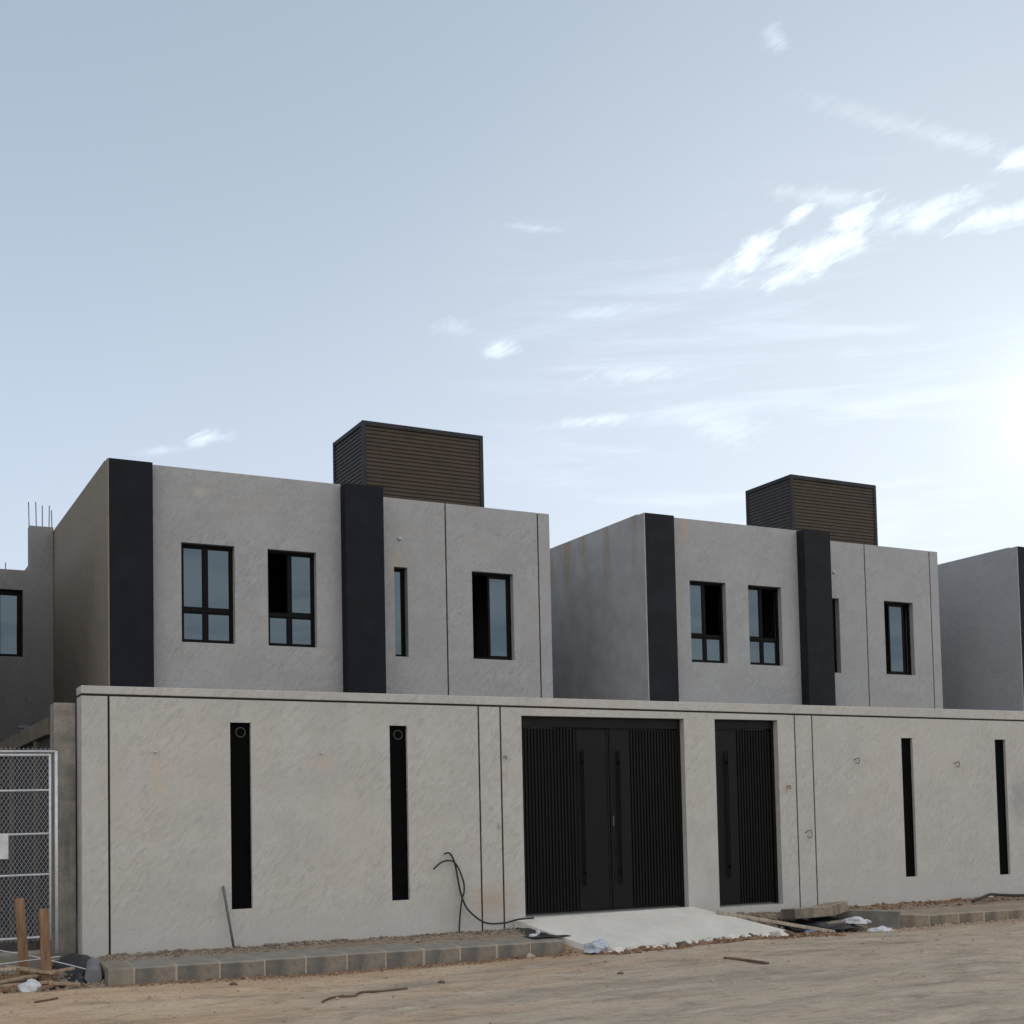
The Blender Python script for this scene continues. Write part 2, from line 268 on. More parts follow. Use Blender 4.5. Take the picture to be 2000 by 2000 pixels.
# ------------------------------------------------------------------ mesh helpers
class MB:
    def __init__(s): s.v = []; s.f = []
    def quad(s, *p):
        n = len(s.v); s.v += [tuple(q) for q in p]; s.f.append(tuple(range(n, n + len(p)))); return s
    def box(s, x0, x1, y0, y1, z0, z1):
        n = len(s.v)
        s.v += [(x, y, z) for z in (z0, z1) for (x, y) in ((x0, y0), (x1, y0), (x1, y1), (x0, y1))]
        s.f += [tuple(n + i for i in q) for q in ((3, 2, 1, 0), (4, 5, 6, 7), (0, 1, 5, 4), (1, 2, 6, 5), (2, 3, 7, 6), (3, 0, 4, 7))]
        return s
    def bar(s, a, b, w, h, roll=0.):
        a = Vector(a); b = Vector(b); d = (b - a).normalized()
        u = d.cross(Vector((0, 0, 1)));
        if u.length < 1e-4: u = Vector((1, 0, 0))
        u.normalize(); q = u.cross(d)
        if roll: rm = Matrix.Rotation(roll, 3, d); u = rm @ u; q = rm @ q
        n = len(s.v)
        for p in (a, b):
            for (i, j) in ((-1, -1), (1, -1), (1, 1), (-1, 1)): s.v.append(tuple(p + u * (i * w / 2) + q * (j * h / 2)))
        s.f += [tuple(n + i for i in q_) for q_ in ((0, 1, 2, 3), (7, 6, 5, 4), (0, 4, 5, 1), (1, 5, 6, 2), (2, 6, 7, 3), (3, 7, 4, 0))]
        return s
    def tube(s, pts, r, k=8, caps=True):
        pts = [Vector(p) for p in pts]; n0 = len(s.v); prev = None
        for i, p in enumerate(pts):
            d = (pts[min(i + 1, len(pts) - 1)] - pts[max(i - 1, 0)]).normalized()
            if prev is None:
                u = d.cross(Vector((0, 0, 1)));
                if u.length < 1e-3: u = d.cross(Vector((1, 0, 0)))
            else: u = prev - d * prev.dot(d)
            u.normalize(); prev = u; w = d.cross(u)
            for j in range(k):
                a = 2 * math.pi * j / k; s.v.append(tuple(p + (u * math.cos(a) + w * math.sin(a)) * r))
        for i in range(len(pts) - 1):
            for j in range(k):
                a = n0 + i * k + j; b = n0 + i * k + (j + 1) % k; s.f.append((a, b, b + k, a + k))
        if caps:
            s.f.append(tuple(n0 + j for j in range(k - 1, -1, -1))); e = n0 + (len(pts) - 1) * k; s.f.append(tuple(e + j for j in range(k)))
        return s
    def prism(s, poly, z0, z1):        # vertical prism, z0/z1 numbers or per-vertex lists
        n = len(s.v); k = len(poly)
        f0 = z0 if isinstance(z0, list) else [z0] * k; f1 = z1 if isinstance(z1, list) else [z1] * k
        s.v += [(p[0], p[1], z) for p, z in zip(poly, f0)] + [(p[0], p[1], z) for p, z in zip(poly, f1)]
        s.f.append(tuple(n + i for i in range(k - 1, -1, -1))); s.f.append(tuple(n + k + i for i in range(k)))
        for i in range(k): j = (i + 1) % k; s.f.append((n + i, n + j, n + k + j, n + k + i))
        return s
    def rock(s, c, r, flat=.7, sub=1):
        bm = bmesh.new(); bmesh.ops.create_icosphere(bm, subdivisions=sub, radius=1.)
        sd = Vector((random.random() * 90, random.random() * 90, random.random() * 90)); n = len(s.v)
        rot = Matrix.Rotation(random.random() * 6.3, 3, 'Z')
        sx = random.uniform(.75, 1.3)
        for v in bm.verts:
            k = 1 + .55 * mnoise.noise(v.co * 1.1 + sd) + .25 * mnoise.noise(v.co * 2.9 + sd)
            p = rot @ Vector((v.co.x * sx, v.co.y / sx, v.co.z * flat)) * (r * k)
            s.v.append((p.x + c[0], p.y + c[1], p.z + c[2]))
        bm.verts.index_update()
        for f in bm.faces: s.f.append(tuple(n + v.index for v in f.verts))
        bm.free(); return s
    def wall(s, xs, zs, hole, y0, y1, zmap=None):   # wall in the XZ plane with openings
        zm = zmap or (lambda x, z: z)
        xs = sorted(set(xs)); zs = sorted(set(zs))
        nx, nz = len(xs) - 1, len(zs) - 1
        sol = [[not hole((xs[i] + xs[i + 1]) / 2, (zs[j] + zs[j + 1]) / 2) for j in range(nz)] for i in range(nx)]
        idx = {}
        def V(i, j, y):
            k = (i, j, y)
            if k not in idx: idx[k] = len(s.v); s.v.append((xs[i], y, zm(xs[i], zs[j])))
            return idx[k]
        g = lambda i, j: 0 <= i < nx and 0 <= j < nz and sol[i][j]
        for i in range(nx):
            for j in range(nz):
                if not sol[i][j]: continue
                s.f.append((V(i, j, y0), V(i + 1, j, y0), V(i + 1, j + 1, y0), V(i, j + 1, y0)))
                s.f.append((V(i, j + 1, y1), V(i + 1, j + 1, y1), V(i + 1, j, y1), V(i, j, y1)))
                if not g(i - 1, j): s.f.append((V(i, j, y0), V(i, j + 1, y0), V(i, j + 1, y1), V(i, j, y1)))
                if not g(i + 1, j): s.f.append((V(i + 1, j + 1, y0), V(i + 1, j, y0), V(i + 1, j, y1), V(i + 1, j + 1, y1)))
                if not g(i, j - 1): s.f.append((V(i + 1, j, y0), V(i, j, y0), V(i, j, y1), V(i + 1, j, y1)))
                if not g(i, j + 1): s.f.append((V(i, j + 1, y0), V(i + 1, j + 1, y0), V(i + 1, j + 1, y1), V(i, j + 1, y1)))
        return s
    def build(s, name, mat, parent=None, origin=(0, 0, 0), bevel=0, seg=1, smooth=False):
        o = origin
        me = bpy.data.meshes.new(name); me.from_pydata([(x - o[0], y - o[1], z - o[2]) for x, y, z in s.v], [], s.f); me.update()
        if smooth: me.polygons.foreach_set('use_smooth', [True] * len(me.polygons))
        ob = bpy.data.objects.new(name, me); COL.objects.link(ob); me.materials.append(mat)
        if parent is not None: ob.parent = parent
        else: ob.location = o
        if bevel:
            b = ob.modifiers.new('bevel', 'BEVEL'); b.width = bevel; b.segments = seg; b.limit_method = 'ANGLE'; b.angle_limit = R(40)
        return ob
def tag(o, label=None, cat=None, group=None, kind=None):
    for k, v in (('label', label), ('category', cat), ('group', group), ('kind', kind)):
        if v: o[k] = v
    return o
def thing(name, loc, label, cat, group=None):
    o = bpy.data.objects.new(name, None); COL.objects.link(o); o.location = loc; o.empty_display_size = .2
    return tag(o, label, cat, group)
def inr(v, a, b): return a <= v <= b

# ------------------------------------------------------------------ ground
def sst(x, a, b):
    t = min(1, max(0, (x - a) / (b - a))); return t * t * (3 - 2 * t)
def gh(x, y):
    road = .135 + .03 * math.sin(x * .6 + 1.0) * sst(y, -5, -1.2) * (1 - sst(x, 9, 13)) - .02 * sst(x, 11, 13)
    road += .028 * mnoise.noise(Vector((x * .35, y * .8, 3))) + .012 * mnoise.noise(Vector((x * 1.6, y * 2.6, 9)))
    road += .007 * mnoise.noise(Vector((x * 6, y * 8, 1))) + .010 * mnoise.noise(Vector((x * 2.2, y * 5.5, 21)))
    hi = .322 + .036 * sst(y, -.45, -.02) + .012 * mnoise.noise(Vector((x * 1.3, y * 1.9, 5))) + .012 * mnoise.noise(Vector((x * 5, y * 6, 2)))
    if y > .35: hi = .34
    if x < 2.5: k = sst(y, -1.05, .3) * (1 - .0 * x)
    elif 7.75 < x < 13.15:
        k = sst(y, -1.5, -.1) if x < 11.0 else sst(y, -.95, -.05)
        if x < 8.1: k = max(k * .9, 0)
    else: k = sst(y, -.85, -.56)
    k = min(1, k)
    z = road * (1 - k) + hi * k
    if x < 2.5 and y < .2: z += .035 * mnoise.noise(Vector((x * 3, y * 4, 8))) * sst(y, -1.6, -.6)
    return z
def lin(a, b, st):
    n = int(round((b - a) / st)); return [a + (b - a) * i / n for i in range(n + 1)]
def geo(a, b):      # growing steps from a out to b
    out = []; x = 0.; s_ = .25
    while x < abs(b - a): x += s_; s_ *= 1.45; out.append(a + math.copysign(min(x, abs(b - a)), b - a))
    return out
gx = sorted(geo(-1.5, -3000)) + lin(-1.5, 20, .07) + geo(20, 3000)
gy = sorted(geo(-7.5, -3000)) + lin(-7.5, -1.7, .07) + lin(-1.7, .5, .035)[1:] + geo(.5, 3000)
g = MB(); ny = len(gy)
for x in gx:
    for y in gy: g.v.append((x, y, gh(x, y) if -40 < x < 60 and -40 < y < 40 else .12))
for i in range(len(gx) - 1):
    for j in range(ny - 1): g.f.append((i * ny + j, (i + 1) * ny + j, (i + 1) * ny + j + 1, i * ny + j + 1))
m = Mat('sandy_road'); X = m.xyz()
SAND, SAND2, GREY, DARK = (.47, .32, .205), (.54, .395, .27), (.43, .35, .27), (.25, .21, .172)
a = m.noise(.45, 4, .6, m.map((1, 2.2, 1))); b = m.noise(2.1, 6, .65, m.map((.7, 2.6, 1))); c = m.noise(14, 5, .7); d = m.noise(.9, 5, .6, m.map((.35, 1.8, 1), (0, 0, R(8))), .8)
side = m.math('ADD', m.math('ADD', m.math('MULTIPLY', X[0], .055), m.math('MULTIPLY', X[1], -.10)), -.42)
gmask = m.ramp(m.math('ADD', m.math('ADD', side, m.math('MULTIPLY', a, .8)), m.math('MULTIPLY', d, .45)), .55, 1.0)
col = m.mix(m.ramp(a, .35, .65), SAND, SAND2)
col = m.mix(gmask, col, GREY)
col = m.mix(m.math('MULTIPLY', m.ramp(d, .5, .72), m.math('MULTIPLY', gmask, .6)), col, DARK)
col = m.mix(m.math('MULTIPLY', m.ramp(b, .5, .75), .5), col, (.26, .185, .13))
col = m.mix(m.math('MULTIPLY', m.ramp(c, .56, .8), .45), col, (.17, .125, .09))
col = m.mix(m.math('MULTIPLY', m.ramp(m.noise(7, 4, .6), .6, .8), .4), col, (.50, .42, .34))
# darker, redder disturbed soil along the kerb and the verge
soil = m.ramp(m.math('ADD', X[1], m.math('MULTIPLY', m.math('SUBTRACT', b, .5), .9)), -1.55, -1.0)
col = m.mix(m.math('MULTIPLY', soil, .7), col, (.25, .165, .108))
verge = m.ramp(X[1], -.8, -.5)
col = m.mix(m.math('MULTIPLY', verge, .8), col, m.mix(m.ramp(c, .4, .6), (.17, .14, .115), (.27, .22, .17)))
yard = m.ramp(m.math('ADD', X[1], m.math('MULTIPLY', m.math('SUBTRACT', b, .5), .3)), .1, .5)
col = m.mix(yard, col, (.085, .074, .064))  # ground behind the fence darkened by colour to stand in for debris and deep shade
trk = m.noise(1.1, 8, .70, m.map((.75, 1.9, 1), (0, 0, R(-7))), .4); grit = m.noise(30, 4, .75); blot = m.noise(4.5, 7, .72, m.map((.8, 1.2, 1)))
rd = m.ramp(X[1], -1.2, -1.9)
col = m.mix(m.math('MULTIPLY', m.math('MULTIPLY', m.ramp(trk, .50, .66), rd), .62), col, (.215, .175, .138))
col = m.mix(m.math('MULTIPLY', m.math('MULTIPLY', m.ramp(trk, .46, .30), rd), .6), col, (.60, .49, .38))
col = m.mix(m.math('MULTIPLY', m.math('MULTIPLY', m.ramp(blot, .52, .68), rd), .6), col, (.22, .165, .12))
col = m.mix(m.math('MULTIPLY', m.math('MULTIPLY', m.ramp(blot, .44, .32), rd), .45), col, (.58, .47, .36))
col = m.mix(m.math('MULTIPLY', m.ramp(grit, .54, .72), .55), col, (.16, .12, .088))
col = m.mix(m.math('MULTIPLY', m.ramp(grit, .44, .30), .4), col, (.60, .50, .39))
nb = m.bump(grit, .6, .008); nb = m.bump(blot, .7, .03, nb); nb = m.bump(c, .6, .015, nb); nb = m.bump(trk, .5, .05, nb); nb = m.bump(b, .5, .05, nb); nb = m.bump(m.noise(60, 3, .7), .4, .004, nb)
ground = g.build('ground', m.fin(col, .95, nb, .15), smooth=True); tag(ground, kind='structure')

# ------------------------------------------------------------------ front boundary wall
RUST = (.36, .27, .19); SMUT = (.16, .145, .13)
wall_marks = [(3.165, 2.40, .05, .22, (.47, .39, .30), .7), (3.22, 2.16, .05, .08, (.47, .38, .28), .7), (5.13, 2.46, .13, .12, (.45, .37, .30), .6),
               (7.35, .70, .45, .30, (.36, .27, .20), .75), (6.75, .62, .35, .40, (.30, .27, .24), .6), (7.52, 2.31, .04, .04, (.40, .28, .18), .7), (7.43, 1.65, .04, .06, SMUT, .6),
               (12.06, 2.1, .05, .09, (.36, .25, .17), .7), (16.75, 1.9, .30, .55, (.24, .24, .245), .6), (9.9, .55, .3, .05, SMUT, .5), (13.6, 1.3, .9, .5, (.40, .37, .34), .35)]  # rust and smut stains, plus a broad grey patch far right
wall_marks = [(a - 2.377, b - .35, *q) for a, b, *q in wall_marks]
M['wall'] = plaster('beige_grey_plaster', (.408, .394, .373), .115, wall_marks, (1.03, 1.0, .96), (-.1, .75, (.40, .392, .382), .6))
WX0, WX1, WT = 2.377, 34.0, 3.3
bw = thing('boundary_wall', (WX0, 0, .35), 'long beige grey plastered street wall with black joints and black slits', 'wall')
OB = (WX0, 0, .35)
GW = .024
zg = 3.2                                           # joint under the coping; drops slightly along the wall
def zmap(x, z): return z - .0040 * (x - 2.4) if abs(z - zg) < .05 else z
vj = [2.664, 7.178, 7.486, 12.237, 12.557]
slits = [(4.011, 4.253, .788, 2.92), (5.972, 6.203, .793, 2.912), (14.276, 14.505, .749, 2.84), (16.253, 16.489, .703, 2.835)]
gates = [(7.788, 10.307, .49, 3.066), (10.824, 11.925, .462, 3.071)]
xs = [WX0, WX1] + [x for j in vj for x in (j - GW / 2, j + GW / 2)] + [x for q in slits + gates for x in q[:2]] + lin(WX0, WX1, 2.0)
zs = [-.3, zg - GW / 2] + [z for q in slits + gates for z in q[2:]] + [2.0, 1.4]
def hole(x, z):
    for j in vj:
        if abs(x - j) < GW / 2: return True
    for q in slits + gates:
        if q[0] < x < q[1] and (q[2] < z < q[3]): return True
    return False
MB().wall(xs, zs, hole, 0, .30, zmap).build('wall', M['wall'], bw, OB, .006, 2)
MB().wall([WX0 - .004] + lin(WX0, WX1, 2.0)[1:], [zg + GW / 2, WT], lambda x, z: False, -.004, .306, zmap).build('coping', M['wall'], bw, OB, .008, 2)
jm = MB()
for j in vj: jm.box(j - GW / 2 - .004, j + GW / 2 + .004, .016, .28, -.2, zmap(j, zg - GW / 2) - .002)
q = lin(WX0 + .003, WX1 - .01, 1.0)
for x0, x1 in zip(q, q[1:]): jm.prism([(x0, .012), (x1, .012), (x1, .288), (x0, .288)], [zmap(x, zg - GW / 2) - .001 for x in (x0, x1, x1, x0)], [zmap(x, zg + GW / 2) + .001 for x in (x0, x1, x1, x0)])
jm.build('joint_strip', M['joint'], bw, OB)
for n, (x0, x1, z0, z1) in enumerate(slits):
    p = MB().box(x0 - .002, x1 + .002, .045, .12, z0 - .002, z1 + .002).build('slit_panel', M['black'], bw, OB, .003)
    if n < 2:
        cx_, cz_ = (x0 + x1) / 2 + .01, z1 - .11
        MB().tube([(cx_ + .055 * math.cos(t), .038, cz_ + .055 * math.sin(t)) for t in [2 * math.pi * k / 20 for k in range(21)]], .007, 6).build('lamp_ring', M['ring'], p, OB, smooth=True)
for (x0, x1, z0, z1), stn in zip(gates, (0, 1)): pass

# ------------------------------------------------------------------ gates (hung inside their openings)
def ribs(mb, x0, x1, z0, z1, y, pitch):
    n = max(1, int(round((x1 - x0) / pitch))); w = (x1 - x0) / n
    for i in range(n):
        a = x0 + i * w; mb.box(a + w * .12, a + w * .62, y - .022, y + .001, z0, z1)
    return mb
GX0, GX1, GZ0, GZ1 = gates[0]
GZ0 += .018; OG = ((GX0 + GX1) / 2, .13, GZ0)
dg = thing('double_gate', OG, 'wide black double gate with ribbed leaves behind the pale concrete ramp', 'gate')
fr = MB(); fr.box(GX0 + .004, GX0 + .05, .09, .2, GZ0, GZ1 - .005); fr.box(GX1 - .05, GX1 - .004, .09, .2, GZ0, GZ1 - .005); fr.box(GX0 + .05, GX1 - .05, .085, .2, GZ1 - .14, GZ1 - .005)
fr.build('gate_frame', M['gate'], dg, OG, .004)
SEAM = 9.155
for s_, (x0, x1, pa, pb, ha) in enumerate(((GX0 + .056, SEAM - .006, 8.655, SEAM - .03, 8.755), (SEAM + .006, GX1 - .056, SEAM + .03, 9.49, 9.315))):
    lf = MB().box(x0, x1, .125, .165, GZ0 + .012, GZ1 - .146)
    r0, r1 = (x0 + .03, pa) if s_ == 0 else (pb, x1 - .03)
    lf.box(x0, x0 + .028, .105, .126, GZ0 + .012, GZ1 - .146); lf.box(x1 - .028, x1, .105, .126, GZ0 + .012, GZ1 - .146)
    ribs(lf, r0 + .005, r1 - .005, GZ0 + .03, GZ1 - .16, .126, .047)
    lf = lf.build('gate_leaf', M['gate'], dg, OG, .003)
    MB().box(pa + .006, pb - .004, .112, .1255, GZ0 + .03, GZ1 - .17).build('plain_panel', M['gate2'], lf, OG, .003)
    h = MB().box(ha - .028, ha + .028, .045, .065, .85, 2.64); h.box(ha - .012, ha + .012, .065, .113, 2.45, 2.49); h.box(ha - .012, ha + .012, .065, .113, 1.0, 1.04)
    h.build('handle', M['gate'], lf, OG, .004)
    if s_ == 1: MB().box(SEAM + .036, SEAM + .058, .098, .113, 1.62, 1.76).build('lock_plate', M['ring'], lf, OG, .003)
PX0, PX1, PZ0, PZ1 = gates[1]; PZ0 += .015; OP = ((PX0 + PX1) / 2, .13, PZ0)
pg = thing('pedestrian_gate', OP, 'narrow black single gate with ribbed leaf above a rubble step', 'gate')
fr = MB(); fr.box(PX0 + .004, PX0 + .045, .09, .2, PZ0, PZ1 - .005); fr.box(PX1 - .045, PX1 - .004, .09, .2, PZ0, PZ1 - .005); fr.box(PX0 + .045, PX1 - .045, .085, .2, PZ1 - .12, PZ1 - .005)
fr.build('gate_frame', M['gate'], pg, OP, .004)
lf = MB().box(PX0 + .05, PX1 - .05, .125, .165, PZ0 + .012, PZ1 - .126); ribs(lf, 11.28, PX1 - .06, PZ0 + .03, PZ1 - .14, .126, .047)
lf = lf.build('gate_leaf', M['gate'], pg, OP, .003)
MB().box(PX0 + .06, 11.27, .112, .1255, PZ0 + .03, PZ1 - .15).build('plain_panel', M['gate2'], lf, OP, .003)
h = MB().box(11.07, 11.125, .045, .065, .87, 2.64); h.box(11.085, 11.11, .065, .113, 2.45, 2.49); h.box(11.085, 11.11, .065, .113, 1.0, 1.04); h.build('handle', M['gate'], lf, OP, .004)

# ------------------------------------------------------------------ houses (coordinates are those of the first house, shifted)
D_, R_, F_ = 6.834, 7.127, 6.59
ZP, ZF, ZR = 7.676, 7.713, 7.642
W = {'w1': (5.095, 5.991, 4.787, 6.452, D_), 'w2': (6.571, 7.439, 4.787, 6.452, D_), 'ws': (9.026, 9.284, 4.733, 6.373, R_), 'w3': (10.603, 11.471, 4.75, 6.402, R_)}
GR = (10.072, 12.034)
def window(house, O, key, style, lab=None):
    x0, x1, z0, z1, y = W[key]; w = x1 - x0; h = z1 - z0
    rc = .13 if key == 'ws' else .115
    fy0, fy1, py = y + rc, y + rc + .06, y + rc + .03
    f = MB(); t = .045
    f.box(x0 - .003, x0 + t, fy0, fy1, z0 - .003, z1 + .003); f.box(x1 - t, x1 + .003, fy0, fy1, z0 - .003, z1 + .003)
    f.box(x0 + t, x1 - t, fy0, fy1, z0 - .003, z0 + t); f.box(x0 + t, x1 - t, fy0, fy1, z1 - t, z1 + .003)
    panes = []
    if key in ('w1', 'w2'):
        zt = z1 - .665 * h; xm = x0 + .475 * w; b = .03
        f.box(x0 + t, x1 - t, fy0 + .004, fy1 - .004, zt - .035, zt + .035)
        f.box(xm - b, xm + b, fy0 + .008, fy1 - .008, z0 + t, zt - .035)
        f.box(xm - b, xm + b, fy0 + .008, fy1 - .008, zt + .035, z1 - t)
        lo = (z0 + t, zt - .035); hi = (zt + .035, z1 - t)
        cells = [(x0 + t, xm - b, *lo), (xm + b, x1 - t, *lo)]
        if style != 'open_left': cells.append((x0 + t, xm - b, *hi))
        if style != 'open_right': cells.append((xm + b, x1 - t, *hi))
        for (a, c, e, g_) in cells:            # thin sash round each pane
            s_ = .022
            f.box(a, a + s_, fy0 + .012, fy1 - .012, e, g_); f.box(c - s_, c, fy0 + .012, fy1 - .012, e, g_); f.box(a + s_, c - s_, fy0 + .012, fy1 - .012, e, e + s_); f.box(a + s_, c - s_, fy0 + .012, fy1 - .012, g_ - s_, g_)
            panes.append((a + s_, c - s_, e + s_, g_ - s_))
    else:
        if key == 'ws': cells = [(x0 + t * .4, x0 + .75 * w, z0 + t, z1 - t)]
        elif style == 'mid': cells = [(x0 + .26 * w, x0 + .80 * w, z0 + t, z1 - t)]
        elif style == 'full': cells = [(x0 + t, x0 + .5 * w, z0 + t, z1 - t), (x0 + .5 * w, x1 - t, z0 + t, z1 - t)]
        else: cells = [(x0 + .44 * w, x1 - t, z0 + t, z1 - t)]
        if key == 'ws': f.box(x0 + .75 * w, x1 - t, fy0 + .01, fy1 - .01, z0 + t, z1 - t)
        for (a, c, e, g_) in cells:
            s_ = .045 if key != 'ws' else .012
            f.box(a, a + s_, fy0 + .012, fy1 - .012, e, g_); f.box(c - s_, c, fy0 + .012, fy1 - .012, e, g_); f.box(a + s_, c - s_, fy0 + .012, fy1 - .012, e, e + s_); f.box(a + s_, c - s_, fy0 + .012, fy1 - .012, g_ - s_, g_)
            panes.append((a + s_, c - s_, e + s_, g_ - s_))
    wo_ = f.build('window', M['alu'], house, O, .003)
    if lab: wo_['label'] = lab
    for (a, c, e, g_) in panes: MB().box(a - .004, c + .004, py - .004, py + .004, e - .004, g_ + .004).build('pane', M['glass'], wo_, O)
def build_house(dx, dz, label, styles, side_mat, front_mat, clad):
    S = dict(O=(3.863, F_, .30)); O = S['O']
    hs = thing('house', (3.863 + dx, F_, .30 + dz), label, 'house', 'flat roofed two storey houses in a row')
    ZB = 0.0
    b = MB()
    def facade(x0, x1, y, zt, keys, grooves):
        xs = [x0, x1] + [v for k in keys for v in W[k][:2]] + [v for gq in grooves for v in (gq - .013, gq + .013)]
        zs = [ZB, zt] + [v for k in keys for v in W[k][2:4]]
        def ho(x, z):
            for k in keys:
                q_ = W[k]
                if q_[0] < x < q_[1] and q_[2] < z < q_[3]: return True
            return any(abs(x - gq) < .013 for gq in grooves)
        b.wall(xs, zs, ho, y, y + .24)
    facade(4.11, 7.91, D_, ZF, ('w1', 'w2'), ()); facade(8.615, 12.295, R_, ZR, ('ws', 'w3'), GR)
    b.box(12.055, 12.295, R_ + .2401, 18.7, ZB, ZR); b.box(3.865, 12.295, 18.7001, 18.95, ZB, ZR)
    b.build('wall', front_mat, hs, O, .008, 2)
    s_ = MB().box(3.863, 4.108, D_ + .002, 18.7, ZB, ZP + .02); s_.box(3.863, 3.889, F_ + .002, D_ + .0015, ZB, ZP)
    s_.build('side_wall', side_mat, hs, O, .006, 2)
    jb = MB()
    for gq in GR: jb.box(gq - .016, gq + .016, R_ + .016, R_ + .2, ZB, ZR - .02)
    jb.build('joint_strip', M['joint'], hs, O)
    MB().box(3.8895, 4.582, F_ - .004, D_ - .001, ZB, ZP + .004).build('facade_pillar', clad, hs, O, .008, 2)
    MB().box(7.903, 8.621, F_, R_ + .22, ZB, ZP + .006).build('facade_pillar', clad, hs, O, .008, 2)
    rf = MB().box(4.11, 12.05, R_ + .25, 18.69, 6.78, 6.98); rf.box(4.11, 7.9, D_ + .25, R_ + .2499, 6.78, 6.98); rf.build('roof', M['raw'], hs, O)
    fl = MB().box(4.11, 12.05, R_ + .25, 18.69, 3.85, 4.05); fl.box(4.11, 7.9, D_ + .25, R_ + .2499, 3.85, 4.05)
    fl.box(4.11, 12.05, 10.6, 10.75, 4.051, 6.779); fl.box(8.2, 8.35, R_ + .26, 10.599, 4.051, 6.779)
    fl.build('room_interior', M['inside'], hs, O)
    for k, st_ in styles.items(): window(hs, O, k, st_)
    # louvred roof screen
    x0, x1, y0, y1, z0, z1 = 8.796, 11.339, 8.019, 9.661, 7.80, 9.315
    f = MB(); t = .075
    for (xa, ya) in ((x0, y0), (x1 - t, y0), (x0, y1 - t), (x1 - t, y1 - t)): f.box(xa, xa + t, ya, ya + t, 6.98, z1)
    for (za, zb) in ((z0, z0 + .07), (z1 - .085, z1 - .001)):
        f.box(x0 + t, x1 - t, y0 + .002, y0 + t - .002, za, zb); f.box(x0 + t, x1 - t, y1 - t + .002, y1 - .002, za, zb)
        f.box(x0 + .002, x0 + t - .002, y0 + t, y1 - t, za, zb); f.box(x1 - t + .002, x1 - .002, y0 + t, y1 - t, za, zb)
    f.box(x0 + .01, x1 - .01, y0 + .01, y1 - .01, z1 - .001, z1 + .004)
    sf = f.build('roof_screen', M['screen_frame'], hs, O, .004)
    n = 18; za, zb = z0 + .07, z1 - .085; p = (zb - za) / n
    def louv(xa, ya, xb, yb, mat):
        q_ = MB()
        nx_, ny_ = (0, -1) if ya == yb else (-1 if xa < 10 else 1, 0)
        if ya == yb and ya > 9: ny_ = 1
        for i in range(n):
            a = za + i * p; o0, o1 = .012, .027
            lo_ = [(xa + nx_ * o1, ya + ny_ * o1, a + .006), (xb + nx_ * o1, yb + ny_ * o1, a + .006)]
            hi_ = [(xb + nx_ * o0, yb + ny_ * o0, a + p - .004), (xa + nx_ * o0, ya + ny_ * o0, a + p - .004)]
            q_.quad(*lo_, *hi_)
            q_.quad((xa - nx_ * .004, ya - ny_ * .004, a + .006), (xb - nx_ * .004, yb - ny_ * .004, a + .006), lo_[1], lo_[0])
            q_.quad(hi_[1], hi_[0], (xb - nx_ * .004, yb - ny_ * .004, a + p - .004), (xa - nx_ * .004, ya - ny_ * .004, a + p - .004))
        if ya == yb: q_.box(xa, xb, ya - .003, ya + .006, za, zb)
        else: q_.box(xa - .003, xa + .006, ya, yb, za, zb)
        q_.build('louvre_panel', mat, sf, O)
    louv(x0 + t, y0 + .045, x1 - t, y0 + .045, M['slat']); louv(x0 + .045, y0 + t, x0 + .045, y1 - t, M['slat2'])
    louv(x0 + t, y1 - .045, x1 - t, y1 - .045, M['slat']); louv(x1 - .045, y0 + t, x1 - .045, y1 - t, M['slat2'])
    return hs
HC = (.322, .324, .330)
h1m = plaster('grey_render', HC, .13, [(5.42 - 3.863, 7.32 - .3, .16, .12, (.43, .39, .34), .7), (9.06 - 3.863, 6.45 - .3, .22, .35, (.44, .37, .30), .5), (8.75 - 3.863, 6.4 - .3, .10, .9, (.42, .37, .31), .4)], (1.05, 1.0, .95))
h2m = plaster('pale_grey_render', HC, .12, [(5.0 - 3.863, 7.45 - .3, .14, .38, (.42, .31, .21), .7), (4.75 - 3.863, 6.2 - .3, .12, 1.3, (.42, .36, .29), .5)], (1.02, 1.0, .98))
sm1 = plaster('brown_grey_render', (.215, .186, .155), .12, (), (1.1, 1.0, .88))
m = Mat('streaked_render'); Y = m.xyz(); n1 = m.noise(2, 5, .6); n2 = m.noise(1., 5, .65, m.map((1, 1.9, .30), (R(22), 0, 0)))
cc = m.mix(m.ramp(n1, .3, .7), (.30, .305, .315), (.36, .365, .375))
f_ = m.math('MULTIPLY', m.ramp(n2, .46, .62), m.ramp(Y[2], 5.4, 7.3)); cc = m.mix(m.math('MULTIPLY', f_, .62), cc, (.29, .22, .145))
sm2 = m.fin(cc, .9, m.bump(n1, .3, .02), .25)
sm3 = plaster('side_render', (.32, .325, .335), .10, (), (.98, 1.0, 1.03))
ALL = {'w1': 'quad', 'w2': 'open_left', 'ws': 'x', 'w3': 'open_left'}
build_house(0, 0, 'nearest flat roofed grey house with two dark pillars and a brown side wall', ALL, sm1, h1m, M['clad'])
build_house(10.273, .044, 'middle flat roofed grey house with rust streaks on its side wall', {'w1': 'open_right', 'w2': 'open_right', 'ws': 'x', 'w3': 'mid'}, sm2, h2m, M['clad2'])
build_house(20.705, .193, 'farthest grey house, cut off by the right edge of the photo', {'w1': 'quad', 'w2': 'quad', 'ws': 'x', 'w3': 'full'}, sm3, h2m, M['clad2'])
